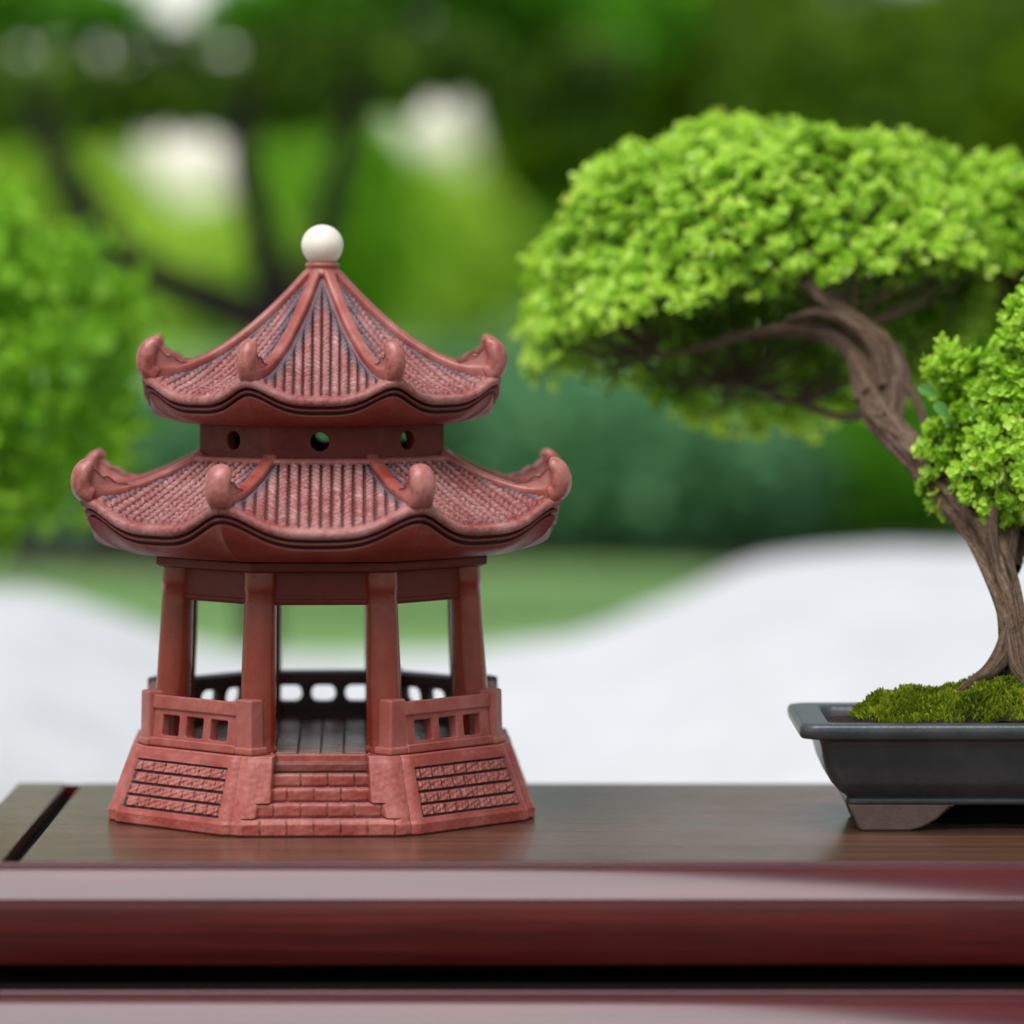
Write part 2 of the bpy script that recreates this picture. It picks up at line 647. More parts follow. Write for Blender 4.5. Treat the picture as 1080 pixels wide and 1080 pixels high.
xs = np.linspace(-60, 60, 80)
ys = np.linspace(-60, 1.2, 50)
X, Y = np.meshgrid(xs, ys)
o = build("terrace", np.stack([X, Y, -3.985 + .012 * vnoise(X, Y, 8)], -1), [grid_faces(50, 80)], M_earth)  # unseen; added so the table edge reflects brown instead of lawn
structure(o, "structure", "unseen dark ground added under the table to brown its reflections", "terrace")

# white gravel banks behind the table
cx = [-12, -6, -3.2, -1.8, -1.457, -1.245, -1.03, -.734, -.2, .415, .755, 1.01, 1.266, 1.52, 1.73, 1.947, 2.457, 2.9, 4, 7, 12]
cz = [-.2, -.1, .02, -.01, -.03, -.13, -.24, -.33, -.36, -.335, -.30, -.245, -.12, .0, .07, .105, .10, .10, .05, -.1, -.2]
fx = np.linspace(-12, 12, 400)
fz = np.interp(fx, cx, cz)
ker = np.hanning(17)
fz = np.convolve(np.pad(fz, 8, 'edge'), ker / ker.sum(), 'valid')


def gravel(x, y):
    crest = np.interp(x, fx, fz)
    yc = 8.3 + .5 * np.sin(x * .9)
    t = (y - yc)
    front = crest - .045 * t * t - 0.0
    front = np.where(t < 0, crest - .032 * t * t - .02 * np.abs(t), front)
    back = crest - .16 * t * t
    z = np.where(t < 0, front, back)
    return np.maximum(z, terrain(x, y) - .3) + .012 * vnoise(x * 1.3, y * 1.3, 5)


ys = np.linspace(.9, 11.5, 130)
xs = np.linspace(-11, 12, 240)
X, Y = np.meshgrid(xs, ys)
gz = gravel(X, Y)
gz = np.maximum(gz, terrain(X, Y) + .02)
gz[0, :] -= .4
gz[-1, :] -= .6
gz[:, 0] -= .6
gz[:, -1] -= .6
o = build("gravel", np.stack([X, Y, gz], -1), [grid_faces(130, 240)], M_gravel)
structure(o, "structure", "smooth banks of white raked gravel behind the table", "gravel")

# dark strip added as the shade under the row of shrubs
bx = np.linspace(-16, 16, 120)
v5 = np.linspace(0, 1, 14)
X, V5 = np.meshgrid(bx, v5)
y0 = 17.6 + .5 * np.sin(X * .8 + 1) + .3 * np.sin(X * 1.7)
Y = y0 + (25.5 - y0) * V5
o = build("shrub_shade", np.stack([X, Y, terrain(X, Y) + .012 + .05 * np.sin(PI * V5)], -1), [grid_faces(14, 120)], M_soil)
structure(o, "structure", "dark strip painted as the shade under the clipped shrubs", "shade strip")

# ------------------------------------------------------------------ table
table = empty("display_table", (0, 0, -4.0), "dark red rosewood table with moulded edge carrying the pagoda and the bonsai", "table")
TX0, TX1, TYB = -.87, 4.4, .60
ZT = 4.0   # top of table in table coordinates


def sweep_profile(name, prof, x0, x1, mat, nx=2, attrs=None):
    """profile in (y,z), extruded along x with end caps"""
    prof = np.asarray(prof, float)
    n = len(prof)
    V = np.vstack([np.column_stack([np.full(n, x), prof[:, 0], prof[:, 1] + ZT]) for x in np.linspace(x0, x1, nx)])
    faces = [tuple(f) for f in grid_faces(nx, n, wrap=True)]
    faces += [tuple(range(n)), tuple(range((nx - 1) * n, nx * n))[::-1]]
    o = build(name, V, faces, mat, table, True)
    m = o.modifiers.new("edges", 'EDGE_SPLIT')
    m.split_angle = R(38)
    return o


def rounded(pts, k=6):
    """soften a profile corner by corner (pts: y, z, radius)"""
    out = []
    n = len(pts)
    for i, (y, z, r) in enumerate(pts):
        p = np.array((y, z))
        if r == 0:
            out.append(p)
            continue
        a = np.array(pts[i - 1][:2]) - p
        b = np.array(pts[(i + 1) % n][:2]) - p
        a = a / np.linalg.norm(a) * min(r, np.linalg.norm(a) * .49)
        b = b / np.linalg.norm(b) * min(r, np.linalg.norm(b) * .49)
        for t in np.linspace(0, 1, k):
            out.append((1 - t) ** 2 * (p + a) + 2 * t * (1 - t) * p + t * t * (p + b))
    return np.array(out)


YF = -1.0
# floating panel and end board on the top, a groove between them
mb = MB()
mb.box(((-.69 + TX1) / 2, (TYB - .012 + YF + .008) / 2, ZT - .03), (TX1 + .69, TYB - .012 - YF - .008, .06))
mb.build("top_panel", M_top, table, False, .006, 3)
mb = MB()
mb.box(((TX0 - .734) / 2, (TYB + YF + .008) / 2, ZT - .03), (-.734 - TX0, TYB - YF - .008, .06))
mb.build("end_board", M_top, table, False, .006, 3)
mb = MB()
mb.box((-.712, -.2, ZT - .05), (.06, 1.5, .03))
mb.build("groove_bed", M_recess_shade, table)  # dark filler added so the groove reads as deep shade
front = rounded([(YF + .3, -.062, 0), (YF + .004, -.062, 0), (YF + .004, -.008, .002), (YF - .004, .001, .004), (YF - .014, .001, .006), (YF - .017, -.011, .003),
                 (YF - .026, -.013, .005), (YF - .089, -.078, .004), (YF - .093, -.10, .02), (YF - .089, -.16, .06), (YF - .062, -.241, .006), (YF + .12, -.242, .0), (YF + .3, -.242, 0)])
em = sweep_profile("edge_moulding", front, TX0 - .03, TX1 + .03, M_mould)
em.data.materials.append(M_face)
for p in em.data.polygons:
    if p.center.y < YF - .05 and ZT - .25 < p.center.z < ZT - .090:
        p.material_index = 1
back = rounded([(TYB - .3, -.063, 0), (TYB - .3, -.2, 0), (TYB - .02, -.2, .02), (TYB, -.08, .03), (TYB, -.004, .004), (TYB - .011, -.004, .003), (TYB - .011, -.063, 0)])
sweep_profile("back_moulding", back, TX0, TX1, M_mould)
mb = MB()
mb.box(((TX0 + TX1) / 2, -.125, ZT - .2645), (TX1 - TX0 - .02, 1.25, .043))
mb.build("waist", M_recess_shade, table)  # shade of the undercut painted as its colour
mb = MB()
mb.box(((TX0 + TX1) / 2, -.955, ZT - .2875), (TX1 - TX0 + .1, .37, .004))
mb.build("ledge", M_recess_shade, table)  # added black plate: shade of the gap painted onto the ledge
low = rounded([(YF + .3, -.290, 0), (YF - .145, -.290, 0), (YF - .148, -.284, .003), (YF - .164, -.284, .005), (YF - .169, -.294, .005), (YF - .169, -.304, .003), (YF - .180, -.307, .006),
               (YF - .285, -.415, .02), (YF - .29, -.62, .06), (YF - .2, -.70, .03), (YF + .3, -.70, 0)])
sweep_profile("apron", low, TX0 - .05, TX1 + .05, M_mould)
for sx in (TX0 + .15, TX1 - .15):
    for sy in (-.92, .42):
        mb = MB()
        mb.box((sx, sy, 1.68), (.3, .3, 3.36), 0, 1.1)
        mb.build("leg", M_mould, table, False, .03, 3)

# ------------------------------------------------------------------ pagoda
pag = empty("pagoda_ornament", (0, 0, 0), "red clay pagoda ornament with two tiled octagonal roofs and an ivory ball on top", "ornament", None, R(2.0))
T8 = math.tan(PI / 8)
C8 = math.cos(PI / 8)
FACE = [R(-90 + 45 * k) for k in range(8)]       # outward direction of each face, 0 = front


def face_xyz(k, along, out, z):
    th = FACE[k]
    return np.stack([out * math.cos(th) - along * math.sin(th), out * math.sin(th) + along * math.cos(th), z + 0 * out], -1)


# --- base: one cast body, all relief in its surface
def base_body():
    ns, nz = 170, 130
    zs = np.concatenate([np.linspace(0, .191, nz), np.full(8, .1955)])
    s = np.linspace(-1, 1, ns, endpoint=False) + 1.0 / ns
    rows = []
    G, CR = [], []
    H = .1955
    for k in range(8):
        S, Z = np.meshgrid(s, zs)
        a = np.interp(Z, [0, .006, .030, .038, .180, .1915, .1955], [.545, .553, .553, .548, .497, .490, .484])
        Xw = S * a * T8
        d = np.zeros_like(S)
        g = np.zeros_like(S)
        cr = np.zeros_like(S)
        edge = a * T8 - np.abs(Xw)
        a = a - .019 * (np.clip((.040 - edge) / .040, 0, 1)) ** 2 * 1.2
        wob = .0010 * vnoise(Xw * 7 + k, Z * 7, 11 + k) + .0003 * vnoise(Xw * 45 + k, Z * 45, 31 + k)
        if k != 0:
            # sunk brick panel, follows the leaning sides
            hw = .181 - (Z - .05) * .10
            m = sm(0, .007, hw - np.abs(Xw)) * sm(.042, .047, Z) * sm(.167, .162, Z)
            row = (Z - .045) / (.119 / 4)
            ri = np.floor(row)
            fr = row - ri
            cc = Xw / .043 + .5 * (ri % 2) + .13 * np.sin(ri * 5 + k)
            fc = cc - np.floor(cc)
            hr = np.sin(ri * 12.9 + np.floor(cc) * 78.2 + k * 3.1) * 43758.5
            hr = hr - np.floor(hr)
            joint = np.minimum(sm(0, .17, np.minimum(fr, 1 - fr)), sm(0, .10, np.minimum(fc, 1 - fc)) * .6 + .4)
            rough_ = .0026 * vnoise(Xw * 50 + k, Z * 50, 5) * joint
            d += m * (.011 - .0065 * joint - .002 * hr * joint) - m * rough_
            g = np.clip(m * (1 - m) * 3.6, 0, 1) * .8 + m * np.clip((1 - joint) * 1.5, 0, 1) * .95 + m * (joint > .9) * .25 * np.clip(vnoise(Xw * 30, Z * 30, 9 + k), 0, 1)
            cr = m * joint * .5 + (1 - sm(-.004, .006, hw + .012 - np.abs(Xw))) * .15
        else:
            # stairs cut into the front
            st = [(.044, .549, .20), (.080, .526, .166), (.116, .500, .128), (.150, .474, .121), (.176, .448, .118)]
            tgt = a - d
            z_lo = 0.0
            prev = .0
            depth_a = np.full_like(S, 9.0)
            hwid = np.interp(Z, [0, .045, .046, .082, .083, .20], [.20, .20, .163, .160, .126, .118])
            step_a = np.select([Z < .044, Z < .080, Z < .116, Z < .150, Z < .1765], [.552, .529, .505, .481, .458], .436)
            step_n = np.select([Z < .044, Z < .080, Z < .116, Z < .150, Z < .1765], [0, 1, 2, 3, 4], 5)
            z_in = np.select([Z < .044, Z < .080, Z < .116, Z < .150, Z < .1765], [Z / .044, (Z - .044) / .036, (Z - .080) / .036, (Z - .116) / .034, (Z - .150) / .0265], .5)
            m = sm(-.004, .006, hwid - np.abs(Xw))
            cut = np.minimum(a, step_a)
            # rounded nosing and little vertical joints
            cut = cut - .004 * np.clip(1 - z_in * 4, 0, 1) * (step_n > 0) - .003 * np.clip((z_in - .8) * 5, 0, 1) ** 2
            cc = Xw / .068 + .5 * (step_n % 2) + .25
            fc = np.abs(cc - np.round(cc)) * .068
            jl = sm(.0035, .001, fc) * (step_n < 4) * (z_in > .1) * (np.abs(Xw) < hwid - .008)
            cut = cut - .003 * jl
            a = a + (cut - a) * m
            g = m * jl * .7 * sm(-.5, .2, vnoise(Xw * 22, Z * 60, 3)) + m * np.clip(1 - z_in * 5, 0, 1) * (step_n > 0) * .5 + m * (step_n == 4) * .45  # riser feet darker; top riser carries its recess shade in the colour
            cr = m * np.clip((z_in - .6) * 2.2, 0, 1) * .5 + (1 - m) * .35
        wob2 = wob * (1.6 if k == 0 else 1)
        a = a - d + wob2
        # last rows run inwards over the top
        for j in range(8):
            a[nz + j] = a[nz - 1] + (.40 - a[nz - 1]) * (j / 7.0)
            g[nz + j] = 0
            cr[nz + j] = .2
        rows.append(face_xyz(k, S * a * T8 / np.maximum(1e-6, 1) if k else Xw * (a * 0 + 1), a, Z))
        G.append(g)
        CR.append(cr)
    P = np.concatenate(rows, axis=1)
    G = np.concatenate(G, axis=1)
    CR = np.concatenate(CR, axis=1)
    nr, nc = P.shape[:2]
    verts = P.reshape(-1, 3)
    faces = grid_faces(nr, nc, wrap=True)
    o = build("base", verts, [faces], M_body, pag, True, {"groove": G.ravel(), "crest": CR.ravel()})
    return o


base_body()
mb = MB()      # slab closing the base under the floor boards
ang = np.array([R(22.5 + 45 * k) for k in range(8)])
oct_ = lambda r, z: np.column_stack([r * np.cos(ang), r * np.sin(ang), np.full(8, z)])
mb.add(np.vstack([oct_(.445, .150), oct_(.445, .186)]), [tuple(range(8))[::-1], tuple(range(8, 16))] + [(i, (i + 1) % 8, 8 + (i + 1) % 8, 8 + i) for i in range(8)])
mb.build("floor_slab", M_floor, pag)
mb = MB()
xs_ = np.arange(-.41, .42, .0585)
ap = .43


def oct_y(x):
    return min(ap, ap / C8 * math.cos(PI / 8) * 1.0 * (math.sqrt(2)) - abs(x)) if abs(x) > ap * T8 else ap


for i in range(len(xs_) - 1):
    x0, x1 = xs_[i] + .002, xs_[i + 1] - .002
    cuts = [-1, -.33 + .03 * (i % 3), .05 * (i % 4), 1]
    for j in range(3):
        def yy(x, t):
            L_ = max(.02, oct_y(x))
            return np.clip(t, -L_, L_)
        za = .1985 + .001 * ((i * 7 + j * 3) % 3)
        g_ = .0018
        p = [(x0, yy(x0, cuts[j] + g_)), (x1, yy(x1, cuts[j] + g_)), (x1, yy(x1, cuts[j + 1] - g_)), (x0, yy(x0, cuts[j + 1] - g_))]
        if p[3][1] - p[0][1] < .01 and p[2][1] - p[1][1] < .01:
            continue
        V = [(a, b, .187) for a, b in p] + [(a, b, za) for a, b in p]
        mb.add(V, [(0, 3, 2, 1), (4, 5, 6, 7), (0, 1, 5, 4), (1, 2, 6, 5), (2, 3, 7, 6), (3, 0, 4, 7)])
mb.build("floor", M_floor, pag, False, .003, 2)

# --- railings
RA = .470 * C8
for k in range(1, 8):
    wd = 2 * RA * T8 - .05
    hgt = .128
    th = FACE[k]
    ex = Vector((-math.sin(th), math.cos(th), 0))
    lean = R(7)
    ez = Vector((-math.cos(th) * math.sin(lean), -math.sin(th) * math.sin(lean), math.cos(lean)))
    en = ex.cross(ez)
    org = Vector((math.cos(th) * (RA + .010), math.sin(th) * (RA + .010), .196 + hgt / 2))
    Mx = Matrix(((ex.x, ez.x, en.x, org.x), (ex.y, ez.y, en.y, org.y), (ex.z, ez.z, en.z, org.z), (0, 0, 0, 1)))
    frontside = k in (1, 7)
    if frontside:
        holes = [rrect(c * .090, -.010, .062, .052, .005, 3) for c in (-1, 0, 1)]
    else:
        holes = [rrect(c * .092, .006, .064, .046, .018, 5) for c in (-1, 0, 1)]
    rail = plate("railing", rrect(0, 0, wd, hgt, .004, 2), holes, .030, .004, M_body if k in (1, 2, 6, 7) else M_rail_shaded, pag, Mx)  # back railings take the darker clay as painted shade
    # hand rail and foot rail standing proud of the railing
    for nm, zz, hh, tt in (("hand_rail", hgt / 2 - .016, .036, .042), ("foot_rail", -hgt / 2 + .010, .022, .044)):
        plate(nm, rrect(0, zz, wd + .006, hh, .003, 2), [], tt, .004, M_body if k in (1, 2, 6, 7) else M_rail_shaded, rail, Mx)
for k in range(8):
    th = R(-90 + 22.5 + 45 * k)
    rot = th + (R(22.5) if k == 0 else R(-22.5) if k == 7 else 0)
    mb = MB()
    rr = .474
    z0 = .196
    mb.box((rr * math.cos(th), rr * math.sin(th), z0 + .070), (.048, .060, .140), rot, .92)
    mb.box((rr * math.cos(th), rr * math.sin(th), z0 + .010), (.062, .074, .020), rot)
    mb.build("railing_post", M_body if k in (0, 1, 6, 7) else M_rail_shaded, pag, False, .006, 3)

# --- columns, beams, lintel
for k in range(8):
    th = R(-90 + 22.5 + 45 * k)
    d = np.array((math.cos(th), math.sin(th)))
    prof = [(.190, .052, .425), (.205, .0515, .425), (.215, .047, .4245), (.30, .046, .42), (.45, .0435, .411), (.60, .041, .403), (.612, .0435, .402), (.66, .0435, .400)]
    V = []
    seg = 32
    ph = np.linspace(0, 2 * PI, seg, endpoint=False)
    zz = [p[0] for p in prof]
    zf = np.concatenate([np.linspace(zz[i], zz[i + 1], 5, endpoint=False) for i in range(len(zz) - 1)] + [[zz[-1]]])
    for z in zf:
        r = np.interp(z, zz, [p[1] for p in prof])
        c = np.interp(z, zz, [p[2] for p in prof])
        rr = r * (1 + .012 * np.sin(3 * ph + k + z * 8) + .008 * np.sin(7 * ph + 20 * z + k))
        V.append(np.column_stack([d[0] * c + rr * np.cos(ph), d[1] * c + rr * np.sin(ph), np.full(seg, z)]))
    V = np.vstack(V)
    build("column", V, [grid_faces(len(zf), seg, wrap=True)], M_col if k in (0, 1, 6, 7) else M_beam_shaded, pag, True)  # back columns take the darker clay as painted shade
for k in range(8):
    a = .395 * C8
    th = FACE[k]
    mb = MB()
    mb.box((a * math.cos(th), a * math.sin(th), .622), (.040, 2 * a * T8 - .03, .104), th)
    mb.box((a * math.cos(th), a * math.sin(th), .580), (.047, 2 * a * T8 - .06, .012), th)
    mb.build("beam", M_beam_shaded, pag, False, .004, 2)
mb = MB()
ang2 = np.array([R(-90 + 22.5 + 45 * k) for k in range(8)])
oc = lambda r, z: np.column_stack([r * np.cos(ang2), r * np.sin(ang2), np.full(8, z)])
lv = [oc(.30, .655), oc(.455, .655), oc(.465, .661), oc(.465, .680), oc(.44, .690), oc(.30, .690)]
fc = []
for i in range(5):
    fc += [(i * 8 + j, i * 8 + (j + 1) % 8, (i + 1) * 8 + (j + 1) % 8, (i + 1) * 8 + j) for j in range(8)]
fc += [tuple(range(8))[::-1], tuple(range(40, 48))]
mb.add(np.vstack(lv), fc)
mb.build("lintel", M_beam_shaded, pag, False, .003, 2)


# --- roofs
def cornerf(s):
    return .5 - .5 * np.cos(PI * np.abs(s) ** 1.7)


def roof(name, a0, z0, a1, z1, p, lift, a_in, z_in, pitch, row, thick, nv, ex_, rw, hw):
    ns = 180
    s = np.linspace(-1, 1, ns)
    v = np.linspace(0, 1, nv)
    S, V = np.meshgrid(s, v)
    ext = lambda S, V: 1 + ex_ * np.abs(S) ** 5 * V ** 2
    Af = a0 + (a1 - a0) * V
    Z = z0 + (z1 - z0) * (1 - (1 - V) ** p) + lift * cornerf(S) * V ** 2
    A = Af * ext(S, V)
    Xw = S * Af * T8
    ln = np.concatenate(([0], np.cumsum(np.hypot(np.diff(A[:, ns // 2]), np.diff(Z[:, ns // 2])))))[:, None]
    colx = Xw / pitch
    f = colx - np.floor(colx) - .5
    profc = np.sqrt(np.clip(1 - np.abs(2.12 * f) ** 2.7, 0, 1))
    wig = .12 * np.sin(np.floor(colx) * 2.3)
    ci = np.floor(colx)
    rc = ln / row + f * .9 * np.where(ci % 2 == 0, 1, -1) + .5 * (ci % 2) + wig + .25 * vnoise(Xw * 9, V * 5, 17)
    fr = rc - np.floor(rc)
    hsh = np.sin(ci * 12.9 + np.floor(rc) * 78.2) * 43758.5
    hsh = hsh - np.floor(hsh)
    tile = profc * (.40 + (.46 + .14 * hsh) * np.sin(PI * np.clip(fr, 0, 1)) ** .6) * (.90 + .10 * vnoise(Xw * 30, V * 30, 18))
    dist = Af * T8 - np.abs(Xw)
    m = sm(.020, .034, dist) * sm(1.0, .955, V) * sm(.0, .05, V)
    H = .0145 * tile * m
    cr = np.clip(tile * 1.6 - .75, 0, 1) * m * (.55 + .45 * hsh)
    gr = np.clip(sm(.70, .22, tile), 0, 1) * m * .92
    pat = sm(.056, .034, dist) * sm(.010, .022, dist) * sm(1.0, .9, V) * .75
    th_ = math.atan2(z0 - z1, a1 - a0)
    A = A + H * math.sin(th_)
    Z = Z + H * math.cos(th_)
    # eave mouldings: three rolls, shade painted into the cut lines between
    ep = [(.005, -.002, 0), (.010, -.006, 0), (.0115, -.012, 0), (.0105, -.019, 0), (.008, -.023, 0), (.002, -.0255, .5), (-.010, -.0265, 1), (-.011, -.031, 1), (-.004, -.0325, .6), (.000, -.035, 0),
          (.000, -.0395, 0), (-.004, -.042, .5), (-.015, -.043, 1), (-.016, -.0475, 1), (-.009, -.049, .6), (-.007, -.052, 0), (-.008, -.056, 0)]
    k_ = thick / .056
    s1 = s
    ez = z1 + lift * cornerf(s1)
    rowsA, rowsZ, rowsG = [], [], []
    for d_, dz, g in ep:
        rowsA.append(a1 * ext(s1, 1.0) + d_)
        rowsZ.append(ez + dz * k_)
        rowsG.append(np.full(ns, g * .95))
    ns2 = 22
    for q in np.linspace(.03, 1, ns2):
        aa = (a1 * ext(s1, 1.0) - .009) * (1 - q) + a_in * q
        zb = ez - thick
        rowsA.append(aa)
        rowsZ.append(zb + (z_in - zb) * (1 - (1 - q) ** 2.0) ** .62)
        rowsG.append(np.zeros(ns))
    rowsA.append(np.full(ns, .10))
    rowsZ.append(np.full(ns, z_in))
    rowsG.append(np.zeros(ns))
    nb = 6          # the tiles' own lower lip, then the cut lines and the soffit as the eave
    A = np.vstack([A, rowsA[:nb]])
    Z = np.vstack([Z, rowsZ[:nb]])
    zero = np.zeros((nb, ns))

    def faces8(A, Z):
        nr = A.shape[0]
        Sx = np.tile(s, (nr, 1))
        return (np.vstack([face_xyz(k, Sx * A * T8, A, Z).reshape(-1, 3) for k in range(8)]),
                [np.vstack([grid_faces(nr, ns, off=k * nr * ns) for k in range(8)])])
    V_, F_ = faces8(A, Z)
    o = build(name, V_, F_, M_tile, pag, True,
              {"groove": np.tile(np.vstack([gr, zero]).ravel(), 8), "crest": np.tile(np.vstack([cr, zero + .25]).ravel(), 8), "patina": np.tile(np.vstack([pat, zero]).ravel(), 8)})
    V_, F_ = faces8(np.array(rowsA[nb - 1:]), np.array(rowsZ[nb - 1:]))
    build("eave", V_, F_, M_eave, o, True, {"groove": np.tile(np.array(rowsG[nb - 1:]).ravel(), 8)})
    # ridges with curled ends
    for k in range(8):
        th = R(-90 + 22.5 + 45 * k)
        vv = np.linspace(0.0, .93, 9)
        rz = []
        for q in vv:
            af = a0 + (a1 - a0) * q
            r_ = af * (1 + ex_ * q ** 2) / C8
            z_ = z0 + (z1 - z0) * (1 - (1 - q) ** p) + lift * q ** 2
            rz.append((r_, z_ + .004, rw * (1 + .25 * q ** 3), .012 + .020 * q ** 6))
        re, ze = rz[-1][0], rz[-1][1]
        rz += [(re + .012, ze + .002, hw * .92, .023), (re + .028, ze + .013, hw * .94, .024), (re + .034, ze + .036, hw * 1.0, .025), (re + .030, ze + .059, hw * 1.03, .024),
               (re + .020, ze + .075, hw * .97, .021), (re + .011, ze + .083, hw * .84, .016), (re + .005, ze + .084, hw * .55, .010), (re + .003, ze + .0845, hw * .30, .005), (re + .002, ze + .0845, .001, .001)]
        C = catmull(rz, 120)
        # soft hand-made unevenness
        rg = np.random.default_rng(int(a0 * 1000) + k)
        C[:, 2] *= 1 + .03 * np.sin(np.arange(120) * .35 + rg.uniform(0, 6))
        T = np.gradient(C[:, :2], axis=0)
        T /= np.linalg.norm(T, axis=1)[:, None]
        seg = 28
        ph = np.linspace(0, 2 * PI, seg, endpoint=False)
        d3 = np.array((math.cos(th), math.sin(th), 0))
        side = np.array((-math.sin(th), math.cos(th), 0))
        VV, gg = [], []
        for i in range(120):
            nv_ = np.array((-T[i, 1], T[i, 0]))       # in-plane normal (r,z)
            up = d3 * nv_[0] + np.array((0, 0, nv_[1]))
            c = d3 * C[i, 0] + np.array((0, 0, C[i, 1]))
            ex = .60 + .40 * sm(58, 84, i)
            ce = np.sign(np.cos(ph)) * np.abs(np.cos(ph)) ** ex
            se = np.sign(np.sin(ph)) * np.abs(np.sin(ph)) ** ex
            VV.append(c + np.outer(ce * max(C[i, 2], .0005), side) + np.outer(se * max(C[i, 3], .0005), up))
        fs = [grid_faces(120, seg, wrap=True)]
        ol = catmull([(re - .105, ze + .024), (re - .085, ze + .031), (re - .060, ze + .034), (re - .045, ze + .046), (re - .032, ze + .052), (re - .020, ze + .050), (re - .010, ze + .060), (re + .018, ze + .076), (re + .028, ze + .036), (re + .018, ze + .004), (re - .050, ze + .002), (re - .103, ze + .018)], 40)
        web = []
        cm = ol.mean(axis=0)
        for kk, (sc, hh) in enumerate(((.0, .30), (.5, .32), (.8, .42), (.94, .44), (1.0, .30), (1.0, -.30), (.94, -.44), (.8, -.42), (.5, -.32), (.0, -.30))):
            pp = cm + (ol - cm) * sc
            web.append(np.outer(pp[:, 0], d3) + np.outer(pp[:, 1], (0, 0, 1)) + side * hw * hh)
        VV += web
        fs.append(grid_faces(10, 40, wrap=True, off=120 * seg))
        cr_ = np.repeat(np.clip((np.arange(120) - 60) / 14.0, 0, 1) * .45, seg)
        cr_ = np.concatenate([cr_, np.zeros(400)])
        rd = build("ridge", np.vstack(VV), fs, M_ridge, o, True, {"crest": cr_})
    return o


roof("lower_roof", .315, .938, .602, .776, 1.12, .064, .425, .684, .0272, .0185, .056, 130, .012, .0185, .0325)
roof("upper_roof", .036, 1.412, .454, 1.103, 1.55, .048, .315, 1.022, .0232, .0175, .052, 150, .0, .0150, .0245)

# --- neck with round holes right through
for k in range(8):
    a = .350 * C8
    th = FACE[k]
    ex = Vector((-math.sin(th), math.cos(th), 0))
    ez = Vector((0, 0, 1))
    en = ex.cross(ez)
    org = Vector((math.cos(th) * (a - .02), math.sin(th) * (a - .02), .978))
    Mx = Matrix(((ex.x, ez.x, en.x, org.x), (ex.y, ez.y, en.y, org.y), (ex.z, ez.z, en.z, org.z), (0, 0, 0, 1)))
    wd = 2 * a * T8 - .004
    hole = [(.024 * math.cos(q) - .004, .006 + .024 * math.sin(q)) for q in np.linspace(0, 2 * PI, 28, endpoint=False)]
    plate("neck_panel", rrect(0, 0, wd, .104, .002, 2), [hole], .030, .003, M_beam_shaded, pag, Mx)
# small ledge where the neck meets the lower roof
mb = MB()
lv = [oc(.345, .925), oc(.372, .925), oc(.374, .934), oc(.366, .941), oc(.345, .943)]
fc = []
for i in range(4):
    fc += [(i * 8 + j, i * 8 + (j + 1) % 8, (i + 1) * 8 + (j + 1) % 8, (i + 1) * 8 + j) for j in range(8)]
mb.add(np.vstack(lv), fc)
mb.build("neck_ledge", M_ridge, pag, False, .002, 2)

# --- finial
seg = 40
ph = np.linspace(0, 2 * PI, seg, endpoint=False)
prof = [(.0, 1.405), (.048, 1.405), (.052, 1.413), (.050, 1.421), (.043, 1.425), (.042, 1.431), (.046, 1.436), (.043, 1.442), (.030, 1.447), (0.0005, 1.448)]
V = np.vstack([np.column_stack([max(r, .0004) * np.cos(ph), max(r, .0004) * np.sin(ph), np.full(seg, z)]) for r, z in prof])
fin = build("finial_collar", V, [grid_faces(len(prof), seg, wrap=True)], M_ridge, pag, True)
tt = np.linspace(-PI / 2, PI / 2, 30)
V = np.vstack([np.column_stack([max(.055 * math.cos(a), .0003) * np.cos(ph), max(.055 * math.cos(a), .0003) * np.sin(ph), np.full(seg, 1.489 + .054 * math.sin(a))]) for a in tt])
build("finial_ball", V, [grid_faces(30, seg, wrap=True)], M_ivory, pag, True)

# ------------------------------------------------------------------ bonsai
BX, BY = 1.885, -.27
bon = empty("bonsai_tree", (BX, BY, 0), "bonsai with lime green leaf pads in a low dark grey pot", "bonsai")
OB = np.array((BX, BY, 0.0))


def pot_ring(hx, hy, z, rad, n=8):
    p = rrect(0, 0, 2 * hx, 2 * hy, rad, n)
    return np.column_stack([np.array(p), np.full(len(p), z)])


prof = [(.10, .20), (.082, .262), (.078, .276), (.070, .281), (.012, .283), (.004, .281), (0, .275), (-.001, .266), (.001, .251), (.006, .245), (.022, .242), (.046, .239), (.054, .233), (.057, .222),
        (.061, .195), (.070, .160), (.086, .125), (.108, .100), (.126, .088), (.128, .085), (.124, .082), (.123, .072), (.127, .067), (.145, .064), (.26, .064)]
fp = [prof[0]]
for a, b in zip(prof[:-1], prof[1:]):
    n_ = 3 if math.hypot(b[0] - a[0], b[1] - a[1]) > .02 else 1
    fp += [(a[0] + (b[0] - a[0]) * t / n_, a[1] + (b[1] - a[1]) * t / n_) for t in range(1, n_ + 1)]
rings = [pot_ring(.66 - i_, .285 - min(i_, .27), z, max(.006, .05 - i_ * .15)) for i_, z in fp]
V = np.vstack(rings)
nn = len(rings[0])
pf = [tuple(f) for f in grid_faces(len(rings), nn, wrap=True, flip=True)] + [tuple(range((len(rings) - 1) * nn, len(rings) * nn))]
pot = build("pot", V, pf, M_pot, bon, True)
e = pot.modifiers.new("edges", 'EDGE_SPLIT')
e.split_angle = R(50)
